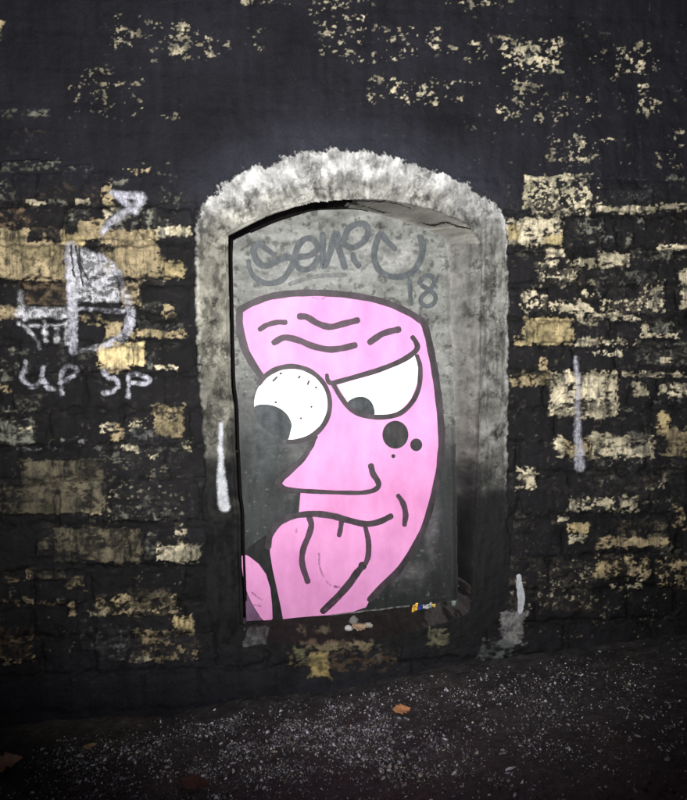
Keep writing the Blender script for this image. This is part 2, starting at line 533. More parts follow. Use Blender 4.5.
# ------------------------------------------------------------------ pigment
warp_x = (fbm(X, Z, 0.05, 41, 5, .6) - .5) * 7
warp_y = (fbm(X, Z, 0.05, 45, 5, .6) - .5) * 5.5
QX, QY = PX + warp_x, PY + warp_y
fine_ = uniform(0.50 * fbm(X * .9, Z * 1.25, 0.028, 51, 3, .66) + 0.35 * fbm(X, Z * 1.2, 0.0125, 55, 2) + 0.15 * fbm(X, Z, 0.11, 58, 2))
broad_ = uniform(0.62 * fbm(X * .75, Z * 1.5, 0.055, 151, 5, .66) + 0.26 * fbm(X * .8, Z * 1.4, 0.016, 155, 2) + .12 * fbm(X, Z, .2, 158, 2))
cov = np.zeros(X.shape)
smear = np.zeros(X.shape)
block = np.zeros(X.shape)
block_tint = np.zeros(X.shape + (3,)) + .1
tint = np.zeros(X.shape + (3,)) + np.array(TINT['c'])
for (x0, y0, x1, y1, cv, tn) in PATCH:
    if y1 < 150 and tn == 'c':
        cv *= .70                                                    # only chips have come off the thick upper coat
    soft = min(5.5, 0.33 * min(x1 - x0, y1 - y0) + 1)
    j0 = (PX > x0 - 9) & (PX < x1 + 9) & (PY > y0 - 9) & (PY < y1 + 9)
    if not j0.any():
        continue
    qx, qy = QX[j0], QY[j0]
    e = np.minimum(np.minimum(qx - x0, x1 - qx), np.minimum(qy - y0, y1 - qy))
    c = cv * sst(-soft * .55, soft, e)
    if min(x1 - x0, y1 - y0) > 11 and y1 > 165 and max(x1 - x0, y1 - y0) < 110:                      # the stone itself, stained, under what is left of the coat
        bl = sst(-.5, 2.5, e) * min(1, .30 + .75 * cv)
        up_ = bl > block[j0]
        block_tint[j0] = np.where(up_[:, None], np.array(TINT[tn]), block_tint[j0])
        block[j0] = np.maximum(block[j0], bl)
    old = cov[j0]
    m = c > old * 0.9
    tt = tint[j0]
    mx = np.where(m, np.clip((c - old * .9) / .15, 0, 1), 0)[:, None]
    tint[j0] = tt * (1 - mx) + np.array(TINT[tn]) * mx
    smear[j0] = smear[j0] * (1 - mx[:, 0]) + (tn in 'gabo') * mx[:, 0]
    cov[j0] = np.maximum(old, c)
for (x0, y0, x1, y1) in COVER:
    e = np.minimum(np.minimum(QX - x0, x1 - QX), np.minimum(QY - y0, y1 - QY))
    cov = cov * (1 - 0.93 * sst(-3, 4, e))
big_ = sst(.55, .9, cov) * sst(150, 175, PY)
rank = fine_ * (1 - big_) + broad_ * big_
wd_ = 0.035 + .17 * smear + .06 * big_
over = cov - rank - wd_ * .8
bare = sst(-wd_, wd_, over) * (.42 + .58 * sst(0, .30, over)) * (1 - .25 * smear)
# faint rubbed edges of the courses
var1 = fbm(X, Z, 0.35, 61, 5)
var2 = fbm(X * 3.0, Z * .5, 0.08, 65, 5)
var3 = fbm(X, Z, 0.025, 69, 4, .6)
soot = np.stack([.0050 + 0 * X, .0050 + 0 * X, .0072 + 0 * X], -1) * (0.45 + 1.1 * var1)[..., None]
soot = soot * (0.6 + .8 * var2)[..., None] * (1 + 1.1 * sst(560, 720, PY))[..., None]  # black lightened towards the foot, in place of ambient light
lower = sst(175, 215, PY) * sst(720, 640, PY)
rub = lower * sst(.56, .80, fbm(X, Z * 1.7, 0.05, 71, 5, .6)) * (0.35 + .65 * (1 - stone))
soot = soot * (1 + .45 * (1 - lower) * sst(300, 120, PY))[..., None] * (1 + (lower * .25)[..., None] * np.array([.8, .4, -.3]))  # upper black lightened in the colour to stand for the torch's sheen
soot = soot + rub[..., None] * np.array([.014, .0135, .0105])
mid_ = sst(.36, .74, fbm(X * .8, Z * 1.3, .045, 191, 5, .65)) * sst(.25, .75, fbm(X, Z, .012, 195, 3)) * lower
soot = soot + (block * mid_)[..., None] * block_tint * .20
st = tint * (0.55 + .9 * var3)[..., None] * (0.72 + .55 * fbm(X * .8, Z * 1.6, 0.09, 75, 4))[..., None] * s_tone[..., None]
greenish = sst(.45, .8, fbm(X, Z, 0.12, 78, 5))[..., None]
st = st * (1 - .5 * greenish * np.array([1, .96, 1.0]))
film = sst(.42, .74, fbm(X * 1.6, Z * .8, .05, 171, 5, .65)) * (.25 + .6 * sst(.35, .65, fbm(X, Z, .13, 175, 3)))
runs = sst(.5, .75, fbm(X * 5, Z * .35, .06, 179, 4, .6)) * .4
st = st * (1 - np.clip(film + runs, 0, .9)[..., None] * np.array([.92, .90, .86]))
pits = sst(.62, .72, fbm(X, Z, 0.016, 81, 3))[..., None]
st = st * (1 - .4 * pits)
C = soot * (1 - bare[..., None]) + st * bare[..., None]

# mist of scattered torch light, put into the black coat round the arch top
painted_haze = sst(.34, .0, -dO) ** 2 * sst(250, 170, PY) * (.5 + .9 * fbm(X, Z, .12, 331, 4))
C = C + (painted_haze * (1 - bare))[..., None] * np.array([.011, .0115, .0165])
# cement band round the door
jn = (sst(.0, .30, stone) * sst(.75, .35, stone) * lower)                # dark joints between the stones
C = C * (1 - .6 * jn)[..., None]
c_hi = np.array([.345, .345, .342])
c_mid = np.array([.195, .188, .158])
vS = fbm(X, Z, 0.045, 85, 6, .65)
vR = fbm(X * 4, Z * .55, 0.06, 91, 5, .6)
top = sst(262, 176, PY)
top = top * (.45 + .55 * sst(.05, .15, -dF + (fbm(X, Z, .05, 187, 4) - .5) * .07))
cem = c_mid * (1 - top)[..., None] + c_hi * top[..., None]
wx_, wz_ = (fbm(X, Z, .05, 301, 3) - .5) * .05, (fbm(X, Z, .05, 305, 3) - .5) * .05
vS = fbm(X + wx_, Z + wz_, .06, 85, 6, .6)
cem = cem * np.clip(.10 + 1.7 * vS, .1, 1.6)[..., None]
cem = cem * (.78 + .4 * fbm(X * 1.2, Z * .8, .012, 183, 3))[..., None]
an_ = np.arctan2(PX - 352, 300 - PY)
ra_ = np.hypot(PX - 352, PY - 300) / 210
strk = fbm(an_ * .75 + wx_ * .8, ra_ * .30, .026, 341, 5, .62)             # brushed outwards from the arch
cem = cem * (1 - sst(275, 235, PY)[..., None] * (1 - np.clip(.25 + 1.45 * strk, .2, 1.5))[..., None])
rg_ = 1 - np.abs(2 * fbm(X + wx_, Z + wz_, .045, 311, 4, .55) - 1) * 5
cem = cem * (1 - .55 * sst(.45, .95, rg_) * sst(.4, .6, fbm(X, Z, .1, 315, 3)))[..., None]
blot = sst(.52, .70, fbm(X, Z * .8, 0.04, 95, 6, .7)) * (0.85 - .2 * top)
cem = cem * (1 - blot * 0.72)[..., None]
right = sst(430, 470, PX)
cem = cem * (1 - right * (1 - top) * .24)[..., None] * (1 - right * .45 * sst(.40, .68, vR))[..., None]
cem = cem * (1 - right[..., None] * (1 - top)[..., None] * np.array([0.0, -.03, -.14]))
grime = sst(400, 535, PY + (fbm(X, Z, 0.16, 99, 5, .6) - .5) * 150 + np.where(PX < 240, 30, 0))
moss = np.array([.0085, .0088, .0092])
cem = cem * (1 - grime[..., None]) + moss * (0.45 + 1.1 * vR)[..., None] * grime[..., None]
cem = cem * (1 - .6 * (PX < 250) * (1 - top) * sst(.48, .66, fbm(X * 1.4, Z * .7, .07, 321, 6, .65)))[..., None]
rim = sst(0.022, 0.0, np.abs(dO - 0.006)) * sst(.4, .6, var3) * (1 - grime)
cem = cem + rim[..., None] * .16
surm = sst(-0.002, 0.004, dO) * ~inside_front
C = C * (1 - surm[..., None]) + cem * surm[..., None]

# reveal, sill, gap
rv = np.array([.22, .218, .205]) * (0.30 + 1.35 * vR)[..., None]
rv = rv * (1 - grime[..., None]) + np.array([.011, .011, .012]) * (0.4 + 1.2 * vR)[..., None] * grime[..., None]
soff = sst(262, 225, PY)[..., None]
rv = rv * (1 - soff) + np.array([.17, .165, .148]) * (0.35 + 1.2 * fbm(X * .7 + .35 * Z, Z * 3, 0.05, 103, 5, .6))[..., None] * soff
mixr = sst(.2, .9, t_rev)[..., None] * .5
cem_r = cem * (.75 + .8 * vR)[..., None]
rv = np.where((soff > .5), rv, cem_r * (1 - mixr) + rv * mixr)
C = np.where(reveal_zone[..., None], rv, C)
dirt = np.array([.0135, .0115, .0105]) * (0.05 + 1.9 * fbm(X * .8, Z * 2, .035, 107, 6, .68))[..., None]
pile = sst(408, 440, PX) * sst(.35, .55, fbm(X, Z, .03, 111, 4))
dirt = dirt + pile[..., None] * np.array([.045, .043, .042])
C = np.where(sill_zone[..., None], dirt, C)
C = np.where(left_gap[..., None], np.array([.004, .0035, .0035]), C)

# infill panel: pale skim at the top, blackened lower down
vp = fbm(X, Z, 0.07, 115, 6, .62)
vq = fbm(X * .45, Z * 1.6, 0.05, 121, 5, .6)
pan = np.array([.150, .152, .145]) * (0.05 + 1.0 * vp + .9 * vq)[..., None]
blotp = sst(.55, .68, fbm(X, Z, .03, 125, 5, .6)) * .55
pan = pan * (1 - blotp)[..., None]
dark = sst(330, 470, PY + (fbm(X, Z, .2, 131, 4) - .5) * 90 - np.where(PX > 380, 50, 0) * sst(500, 400, PY))
dcol = np.array([.030, .033, .034]) * (0.4 + 1.2 * fbm(X * 2.5, Z * .6, .09, 135, 5, .6))[..., None]
fine_spk = sst(.80, .86, fbm(X, Z, .014, 139, 2))[..., None]
dcol = dcol * (1 - .55 * sst(520, 600, PY)[..., None])
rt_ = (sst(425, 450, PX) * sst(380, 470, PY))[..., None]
pan = pan * (1 - dark[..., None]) + dcol * dark[..., None] + fine_spk * .05
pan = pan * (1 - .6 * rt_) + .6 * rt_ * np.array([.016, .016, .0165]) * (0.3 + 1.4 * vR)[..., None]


def smudge(x, y, rx, ry, col, k):
    """an old patch of thin spray on the panel"""
    global pan
    d = np.hypot((QX - x) / rx, (QY - y) / ry)
    a = (sst(1.15, .1, d + (fbm(X, Z, .04, 351, 4) - .5) * .9) * k * (0.1 + 1.6 * vq) * (.55 + .9 * fine_ * broad_))[..., None]
    a = np.clip(a, 0, 1)
    pan = pan * (1 - a) + np.array(col) * a


smudge(268, 425, 22, 60, (.085, .095, .10), .7)
smudge(300, 452, 26, 20, (.14, .14, .14), .9)
smudge(431, 520, 12, 45, (.15, .13, .15), 0.41)
smudge(405, 575, 30, 22, (.09, .08, .09), 0.44)
smudge(415, 572, 9, 12, (.12, .12, .11), 0.33)
smudge(331, 260, 70, 32, (.26, .265, .265), .55)
smudge(275, 275, 30, 25, (.25, .25, .25), .45)
smudge(400, 255, 24, 18, (.30, .30, .29), .6)
smudge(238, 600, 22, 18, (.08, .05, .08), .6)
smudge(292, 498, 9, 6, (.10, .10, .10), .6)
C = np.where(inside_back[..., None], pan, C)

# foot of the wall: patches under the sill and the grey cement at the right foot


def daub(x0, y0, x1, y1, col, cv, soft=4.0):
    global C
    e = np.minimum(np.minimum(QX - x0, x1 - QX), np.minimum(QY - y0, y1 - QY))
    a = (sst(-.16, .22, cv * sst(-soft, soft, e) - broad_ * .6 - fine_ * .4 - .17) * (.5 + .5 * sst(.3, .6, var3)))[..., None] * ~(inside_back | left_gap)[..., None]
    C = C * (1 - a) + np.array(col) * (0.5 + 1.0 * var3)[..., None] * a


daub(244, 627, 269, 646, (.075, .080, .078), 1.1, 2)
daub(300, 640, 374, 652, (.13, .105, .065), .85)
daub(296, 622, 332, 634, (.09, .075, .05), .7)
daub(309, 652, 329, 678, (.24, .185, .08), 1.15, 6)
daub(286, 648, 350, 668, (.11, .09, .05), .6)
daub(294, 647, 306, 662, (.10, .10, .055), .9)
daub(330, 650, 400, 672, (.05, .034, .024), .75)
daub(280, 640, 312, 670, (.03, .035, .022), .45)
daub(426, 627, 450, 646, (.10, .095, .062), .95)
daub(372, 645, 382, 662, (.07, .07, .06), .55)
daub(500, 612, 527, 646, (.15, .145, .145), 1.15, 7)
daub(478, 636, 516, 662, (.07, .078, .075), .85, 8)
daub(60, 650, 84, 690, (.03, .03, .045), .45, 7)
daub(40, 652, 120, 700, (.02, .02, .03), .4, 8)
daub(452, 580, 458, 606, (.28, .36, .34), .85, 2)

wall_base_z = np.interp(X, base_w[:, 0], base_w[:, 1])

Y = Y - np.where(inside_front, 0, (1 - sur) * (.006 * sst(0, .8, block) + .0025 * (bare - .5) * lower))
P3 = np.stack([X, Y, Z], -1)
IDX = np.arange(NX * NZ).reshape(NZ, NX)
QUADS = np.stack([IDX[:-1, :-1], IDX[:-1, 1:], IDX[1:, 1:], IDX[1:, :-1]], -1).reshape(-1, 4)
VV = P3.reshape(-1, 3)
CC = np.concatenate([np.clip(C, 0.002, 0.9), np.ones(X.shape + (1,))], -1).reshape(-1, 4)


def cell(a):
    """grid mask -> face mask by the cell's first corner"""
    return a[:-1, :-1].ravel()


def cut(name, fmask, m, parent, lift=0.0, extra=None, skirt=None):
    q = QUADS[fmask]
    u, inv = np.unique(q, return_inverse=True)
    V = VV[u].copy()
    V[:, 1] -= lift
    f = inv.reshape(-1, 4).astype(np.int32)
    at = {'Col': ('FLOAT_COLOR', CC[u])}
    if extra is not None:
        at = {'cover': ('FLOAT', extra.ravel()[u])}
    return mesh_obj(name, V, f, m, parent, at)


m_wall = coat_mat('sooted_stone', (110, 420), .42, .6, .005, .13, .6)
m_cement = coat_mat('old_cement', (110, 420), .20, .6, .005, .15, .8)
m_panel = coat_mat('skimmed_infill', (60, 360), .25, .25, .002, .15, .7)
m_dirt = coat_mat('sill_dirt', (110, 420), .8, .9, .006, .2, .7)

fr = cell(inside_front)
bk = cell(inside_back)
any_ = left_gap[:-1, :-1] & left_gap[1:, 1:]
ys_4 = np.stack([Y[:-1, :-1], Y[1:, :-1], Y[:-1, 1:], Y[1:, 1:]])
steep = (ys_4.max(0) - ys_4.min(0) > .035) & ((px0 < 252) & (py0 < 625) | (px0 < 348) & (py0 < 250))[:-1, :-1] & (px0 > 215)[:-1, :-1] & (dF > -.02)[:-1, :-1]
any_ = any_ | steep
gp = any_.ravel()
bk &= ~gp
fr &= ~gp
sl = cell(sill_zone) & ~gp
rvz = cell(reveal_zone) & ~gp
sr = cell(dO > -0.001) & ~fr & ~gp

wall = root('stone_wall', (0, 0, 0), 'blackened stone wall with pale bare patches and an arched doorway in it', 'wall')
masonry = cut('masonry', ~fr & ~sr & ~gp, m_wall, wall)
# the body behind the face: back, ends and top
xa, xb, za, zb = x_all[0], x_all[-1], z_all[0], z_all[-1]
bm_v = [(xa, .02, za), (xb, .02, za), (xb, .02, zb), (xa, .02, zb), (xa, .7, za), (xb, .7, za), (xb, .7, zb), (xa, .7, zb)]
core = mesh_obj('wall_core', bm_v, [(0, 1, 5, 4), (1, 2, 6, 5), (2, 3, 7, 6), (3, 0, 4, 7), (4, 5, 6, 7)],
                plain_mat('rough_core', (.03, .03, .03)), wall, shade=False)
p_door = on_plane(340, 640)
door = root('blocked_doorway', (p_door[0], 0, p_door[2]), 'bricked-up arched doorway with pale cement surround and recessed grey panel', 'doorway')
surround = cut('cement_surround', sr, m_cement, door)
cut('reveal', rvz, m_cement, door)
cut('infill_panel', bk, m_panel, door)
cut('sill', sl, m_dirt, door)
cut('gap', gp, plain_mat('black_gap', (.004, .0035, .0035), .9, .0), door)

# the worn rounded arris of the cement along the left side and the left half of the arch
k0_ = FRONT.index((345, 200.5))
arr = smooth([FRONT[12], FRONT[11]][1:] + [FRONT[i] for i in range(11, -1, -1)], 8)
arc = smooth([FRONT[i] for i in range(len(FRONT) - 1, k0_ - 1, -1)], 8)
path = np.concatenate([arr, arc])
pw = on_plane(path[:, 0], path[:, 1], 0)[:, [0, 2]]
tn_ = np.gradient(pw, axis=0)
tn_ /= np.linalg.norm(tn_, axis=1)[:, None] + 1e-9
nr_ = np.stack([-tn_[:, 1], tn_[:, 0]], 1)                               # away from the opening on the way up and over
wv = fbm(pw[:, 0] * 3, pw[:, 1] * 3, .05, 361, 4) - .5
Vl, Cl = [], []
for i in range(len(pw)):
    rr = (.0085 + .006 * wv[i]) * min(1, (len(pw) - 1 - i) / 24 + .15)
    ce = pw[i] + nr_[i] * .0065
    sx, sz = pw[i] + nr_[i] * .022
    ci = C[min(np.searchsorted(z_all, sz), NZ - 1), min(np.searchsorted(x_all, sx), NX - 1)]
    for a in range(10):
        an = 2 * math.pi * a / 10
        o_ = nr_[i] * math.cos(an) * rr
        Vl.append((ce[0] + o_[0], -.012 + math.sin(an) * rr * 1.5, ce[1] + o_[1]))
        Cl.append((*ci, 1))
Fl = np.array([(i * 10 + a, i * 10 + (a + 1) % 10, i * 10 + 10 + (a + 1) % 10, i * 10 + 10 + a) for i in range(len(pw) - 1) for a in range(10)], np.int32)
mesh_obj('arris', np.array(Vl), Fl, m_cement, door, {'Col': ('FLOAT_COLOR', np.array(Cl))})

# ------------------------------------------------------------------ cracks over the right half of the arch and other thin lines
PLANE_Y = DEEP - 0.0018


def ribbon(pts, width, y=None, lift=0.0, n=7, seed=0, taper=None, end=0.5):
    """a brushed line: points in photo pixels on the plane y, width in pixels; returns V, faces, cover"""
    r = random.Random(seed)
    p = smooth(pts, n)
    m = len(p)
    ww = np.full(m, width, float) if np.isscalar(width) else np.interp(np.linspace(0, 1, m), np.linspace(0, 1, len(width)), width)
    ph = r.uniform(0, 6)
    ww = ww * (1 + .06 * np.sin(np.arange(m) * .7 + ph) + .03 * np.array([r.uniform(-1, 1) for _ in range(m)]))
    tg = np.gradient(p, axis=0)
    tg /= np.linalg.norm(tg, axis=1)[:, None] + 1e-9
    # round ends
    cap0 = [p[0] - tg[0] * ww[0] * .5 * math.cos(a) for a in (0.0, .5, 1.0)]
    cap1 = [p[-1] + tg[-1] * ww[-1] * .5 * math.cos(a) for a in (1.0, .5, 0.0)]
    cw0 = [ww[0] * math.sin(a) for a in (.12, .5, 1.0)]
    cw1 = [ww[-1] * math.sin(a) for a in (1.0, .5, .12)]
    p = np.array(cap0 + list(p) + cap1)
    ww = np.array(cw0 + list(ww) + cw1)
    tg = np.array([tg[0]] * 3 + list(tg) + [tg[-1]] * 3)
    nr = np.stack([-tg[:, 1], tg[:, 0]], 1)
    m = len(p)
    fr_ = np.array([-1, -.68, 0, .68, 1]) * .5
    V, cv = [], []
    for i in range(m):
        q = p[i] + nr[i] * (fr_ * (ww[i] * 1.0 + 1.2))[:, None]
        yy = PLANE_Y if y is None else y
        w3 = on_plane(q[:, 0], q[:, 1], yy)
        w3[:, 1] -= lift + i * 0.000006
        V.append(w3)
        cv += [0, 1, 1, 1, 0]
    V = np.concatenate(V)
    cv = np.array(cv, float)
    cv[:5] = 0
    cv[-5:] = 0
    f = []
    for i in range(m - 1):
        for k in range(4):
            a = i * 5 + k
            f.append((a, a + 1, a + 6, a + 5))
    return V, np.array(f, np.int32), cv


def stroke(name, pts, width, m, parent, lift, seed=0, y=None, n=7):
    V, f, cv = ribbon(pts, width, y, lift, n, seed)
    return mesh_obj(name, V, f, m, parent, {'cover': ('FLOAT', cv)})


def flat(name, pts, m, parent, lift, jit=0.0, seed=1, y=None, thick=0.0004):
    p = np.asarray(pts, float)
    if jit:
        r = np.random.default_rng(seed)
        p = p + r.normal(0, jit, p.shape)
    yy = PLANE_Y if y is None else y
    w3 = on_plane(p[:, 0], p[:, 1], yy)
    w3[:, 1] -= lift
    tri = tessellate_polygon([[Vector((a[0], a[2], 0)) for a in w3]])
    k = len(w3)
    b3 = w3.copy()
    b3[:, 1] += thick
    # keep the front facing the viewer (-Y)
    f = []
    for t in tri:
        a, b, c = (w3[i] for i in t)
        nrm = np.cross(b - a, c - a)
        f.append(tuple(t) if nrm[1] < 0 else tuple(reversed(t)))
    for i in range(k):
        j = (i + 1) % k
        f.append((i, j, k + j, k + i))
    return mesh_obj(name, np.concatenate([w3, b3]), f, m, parent, shade=False)


m_pink = paint_mat('pink_roller_paint', (.525, .195, .41), .14, 5, .10, spec=.2, rough=.55, col2=(.61, .27, .50))
m_white = paint_mat('white_roller_paint', (.80, .80, .79), .03, 10, .04, spec=.2, rough=.6)
m_line = paint_mat('black_spray_line', (.015, .010, .014), .4, 16, .3, alpha=.96, alpha_var=.06, spec=.25, edge=True, col2=(.045, .032, .043))
m_soft = paint_mat('thin_black_spray_line', (.040, .022, .036), .35, 40, .25, alpha=.93, alpha_var=.14, spec=.25, edge=True)
m_fill = paint_mat('grey_spray_fill', (.013, .016, .019), .4, 22, .35, spec=.2, col2=(.045, .053, .060))
m_black = paint_mat('black_spray_fill', (.013, .012, .014), .4, 26, .35, spec=.2, col2=(.034, .030, .034))
m_wine = paint_mat('dull_purple_paint', (.10, .05, .10), .3, 20, .2)
m_tag = paint_mat('grey_marker', (.062, .070, .077), .3, 40, .25, alpha=.80, alpha_var=.2, spec=.2, edge=True)

m_joint = plain_mat('open_joint', (.004, .0035, .0035), .9, .0)
m_joint_e = paint_mat('open_joint_rim', (.005, .0045, .0045), .3, 40, .2, alpha=.99, spec=.02, rough=.9, edge=True)
stroke('joint_rim', [BACK[i] for i in range(11, -1, -1)], 1.9, m_joint_e, door, .0030, 200, n=6)
stroke('joint_rim', [BACK[i] for i in range(len(BACK) - 1, 30, -1)] + [(358, 208.6), (368, 211)], [2.4, 2.6, 2.6, 2.6, 2.0, .6], m_joint_e, door, .0034, 201, n=6)
# ------------------------------------------------------------------ the pink face
pm = on_plane(340, 610, DEEP)
mural = root('face_mural', (pm[0], DEEP, pm[2]), 'big pink cartoon face painted on the recessed panel, looking sideways', 'mural')
HEAD = [(240, 310), (252, 303.3), (268, 297.3), (285, 294.3), (305, 293), (325, 293.2), (345, 294.8), (367, 298), (385, 302.6), (402, 309.5), (414, 316),
        (423, 323), (427, 334), (430.5, 350), (434, 368), (437, 388), (439.5, 410), (441.3, 437), (440.3, 455), (438, 474), (433, 496), (426, 521), (416, 543),
        (400, 568), (387, 581), (370, 599)]
LEFT = [(240, 309), (239.6, 324), (244, 346), (251, 361), (261, 376)]
SKIN = [(243, 311)] + HEAD[1:] + [(366, 607), (352, 612), (335, 614.6), (313, 616), (296, 617.5), (283, 619), (280, 606), (277, 592), (272, 569), (269.5, 553), (269, 543), (271, 536),
        (274.3, 530.5), (280.5, 525), (291, 520), (299, 517.5), (298.8, 512), (300.5, 493), (292, 490.5), (286, 487.5), (282.5, 484.5), (282, 482), (284, 479), (292, 473), (303, 461.5),
        (311, 449), (318, 437), (309, 420), (300, 404), (290, 390), (263, 377), (256, 368), (249, 356), (244, 344), (241, 328)]
L = 0.0022
flat('skin', SKIN, m_pink, mural, L)
flat('tongue_side', smooth([(241.8, 556), (250.7, 556.7), (259.5, 563.7), (266.4, 574), (270.8, 588), (272.5, 604), (272.5, 618.5), (264, 620.4), (257.7, 612.6), (249.8, 598.6),
                            (244.8, 584.6), (242.6, 572)], 4, True), m_pink, mural, L)
flat('dark_gusset', [(243.5, 553), (249, 547), (257, 541), (266, 535), (270, 538), (269.8, 545), (270, 553), (272.6, 569), (277.6, 592), (280.6, 606), (283, 619), (272.6, 619.5),
                     (272, 604), (270.3, 588), (266, 574), (259, 564), (250.5, 557.2)], paint_mat('deep_black_fill', (.007, .007, .008), .4, 26, .3, spec=.15, col2=(.016, .016, .018)), mural, L + .0007)
flat('purple_corner', [(245.5, 590), (250, 600), (257.5, 613), (262, 620), (246.5, 621)], m_wine, mural, L)
eye_l = flat('eye', [(290.8 + 36.6 * math.cos(a), 404 + 35.6 * math.sin(a)) for a in np.linspace(0, 2 * math.pi, 56, endpoint=False)], m_white, mural, L + .0012)
tag(eye_l, 'round white left eye with a grey pupil at its lower left')
PUP = smooth([(254.4, 406.8), (263.4, 404.3), (275.6, 406.3), (286, 413), (291.4, 423), (290.5, 431.6), (287.5, 439.6), (279, 438), (270, 433.5), (261, 425), (255.6, 416)], 4, True)
flat('pupil', PUP, m_fill, eye_l, L + .0018)
for i, (a, b) in enumerate((((273, 381), (277, 377)), ((280, 374), (281.5, 373)), ((298.5, 378), (300, 376)), ((307.5, 384.5), (309, 381)), ((315.5, 388), (316.5, 387)),
                            ((275, 402), (276.5, 402.5)), ((311, 406.5), (311.8, 407)), ((300.5, 418), (301.3, 418.5)))):
    stroke('fleck', [a, b], 1.1, m_line, eye_l, L + .0019, 90 + i, n=2)
EYE_R = [(337.5, 385), (351, 381), (377.4, 373.5), (400, 364.5), (415, 355), (417.8, 364), (418, 370), (416.9, 383), (411, 398.4), (400, 410.9), (386, 415), (374, 415), (360, 412), (347.7, 402)]
eye_r = flat('eye', EYE_R, m_white, mural, L + .0012)
tag(eye_r, 'half closed white right eye under a slanting brow')
flat('pupil', smooth([(347.7, 402.5), (353, 398.2), (361.7, 396.5), (369.5, 400), (373.6, 407), (373.8, 415), (362, 413), (353, 408)], 4, True), m_fill, eye_r, L + .0018)
K = L + .0026
stroke('head_outline', HEAD, [6.5, 6.8, 6.2, 6.2, 6.6, 6.8, 6.2, 5.6, 6.4], m_line, mural, K, 1)
stroke('temple_outline', LEFT, [6, 7.5, 7.5, 6.5], m_line, mural, K + .0004, 2)
a0 = np.linspace(R(-146), R(95), 40)
stroke('eye_outline', [(291.2 + 38.6 * math.cos(a), 404 + 37.6 * math.sin(a)) for a in a0], [5, 5, 4.6, 4.2, 4, 4.6, 5.2, 4], m_line, mural, K + .0008, 3, n=2)
stroke('eyelid_outline', [(333, 384), (340.7, 397), (351, 409.4), (365, 415.6), (382.6, 417), (398.4, 413.8), (410.6, 403.7), (418.4, 388), (420, 371), (419.3, 364), (416.7, 356)],
       [4.2, 4.6, 4.6, 4.4, 3.8], m_line, mural, K + .0012, 4)
stroke('brow', [(326.8, 375), (327.6, 380), (331, 383), (340, 381), (351, 378), (377.4, 370.3), (400, 361.3), (412.5, 353.5), (417, 347.6), (415.5, 342), (412.3, 337.4)], [3.2, 4.5, 4.6, 5, 5.2, 4.2], m_line, mural, K + .0016, 5, n=5)
stroke('nose_bridge', [(313.5, 441), (310.5, 447), (301.6, 460), (291, 470), (282.5, 477.5), (278, 482)], [4, 4.6, 5, 6, 7], m_line, mural, K + .0020, 6)
stroke('nose_underline', [(280, 486), (287.5, 489.3), (305, 490.8), (330, 492), (355, 492.6), (365, 492), (373.5, 490), (378.2, 485.8), (377.2, 480.5), (372.8, 473.5), (370.8, 466)],
       [6, 4.2, 3.6, 4, 4.6, 5.6, 5.8], m_line, mural, K + .0024, 7)
stroke('mouth', [(268, 546), (270.5, 534), (279, 523), (290, 516.5), (308, 513.8), (319, 513.8), (333, 515.8), (346.8, 519.6), (364.7, 523.6), (378.7, 521.5), (390.5, 516)],
       [6, 6, 6, 5.6, 6, 6.4, 6.2, 5.8, 5.8, 5.6], m_line, mural, K + .0028, 8)
SOFT = [('wrinkle', [(260, 329.2), (267, 325), (277, 322.4), (285, 322.4)], 4.8), ('wrinkle', [(300, 316.4), (307, 317.2), (317.6, 323.4), (329.8, 326.9), (342.5, 324), (357, 320.4)], 6.2),
        ('wrinkle', [(274.3, 342.4), (284.4, 337.6), (298.4, 340.3), (312.3, 346), (328, 349.4), (341, 348.4), (354.5, 345.3)], 6.2),
        ('wrinkle', [(370, 342), (381, 334.5), (390, 331.4), (398, 329.6)], 6.2)]
for i, (nm, pts, wd) in enumerate(SOFT):
    stroke(nm, pts, wd, m_soft, mural, K, 20 + i)
for i, (nm, pts, wd) in enumerate([('cheek_line', [(398, 495.5), (403, 503.5), (405.4, 514), (404.2, 524.5)], [4, 5.2, 5.4, 4.6]),
                                   ('lip_crease', [(309, 516.5), (311.2, 525), (308.4, 535.7), (303, 549.7), (302.2, 563.7), (307.5, 581)], [5.6, 5.8, 5.6, 5.6]),
                                   ('lip_crease', [(341.5, 520), (340.5, 528), (339, 535)], 4.4), ('lip_crease', [(365, 526), (368.2, 541), (368, 555), (365.5, 563)], [4, 5.4, 4.6]),
                                   ('chin_line', [(361, 567.5), (356, 573.5), (349, 583.5), (337, 597), (323, 610.5)], [6, 7.4, 7, 6.4])]):
    stroke(nm, pts, wd, m_line if nm == 'chin_line' else m_soft, mural, K + .0004 * i, 30 + i)
for i, (x, y, rx, ry) in enumerate([(395.2, 434.6, 13.0, 14.0), (416, 444.7, 6.0, 6.3), (393.1, 456, 2.0, 2.0), (362.4, 565.6, 4.2, 4.2)]):
    o = flat('mole' if i < 3 else 'spot', smooth([(x + rx * math.cos(a), y + ry * math.sin(a)) for a in np.linspace(0, 2 * math.pi, 12, endpoint=False)], 3, True),
             m_black, mural, K)

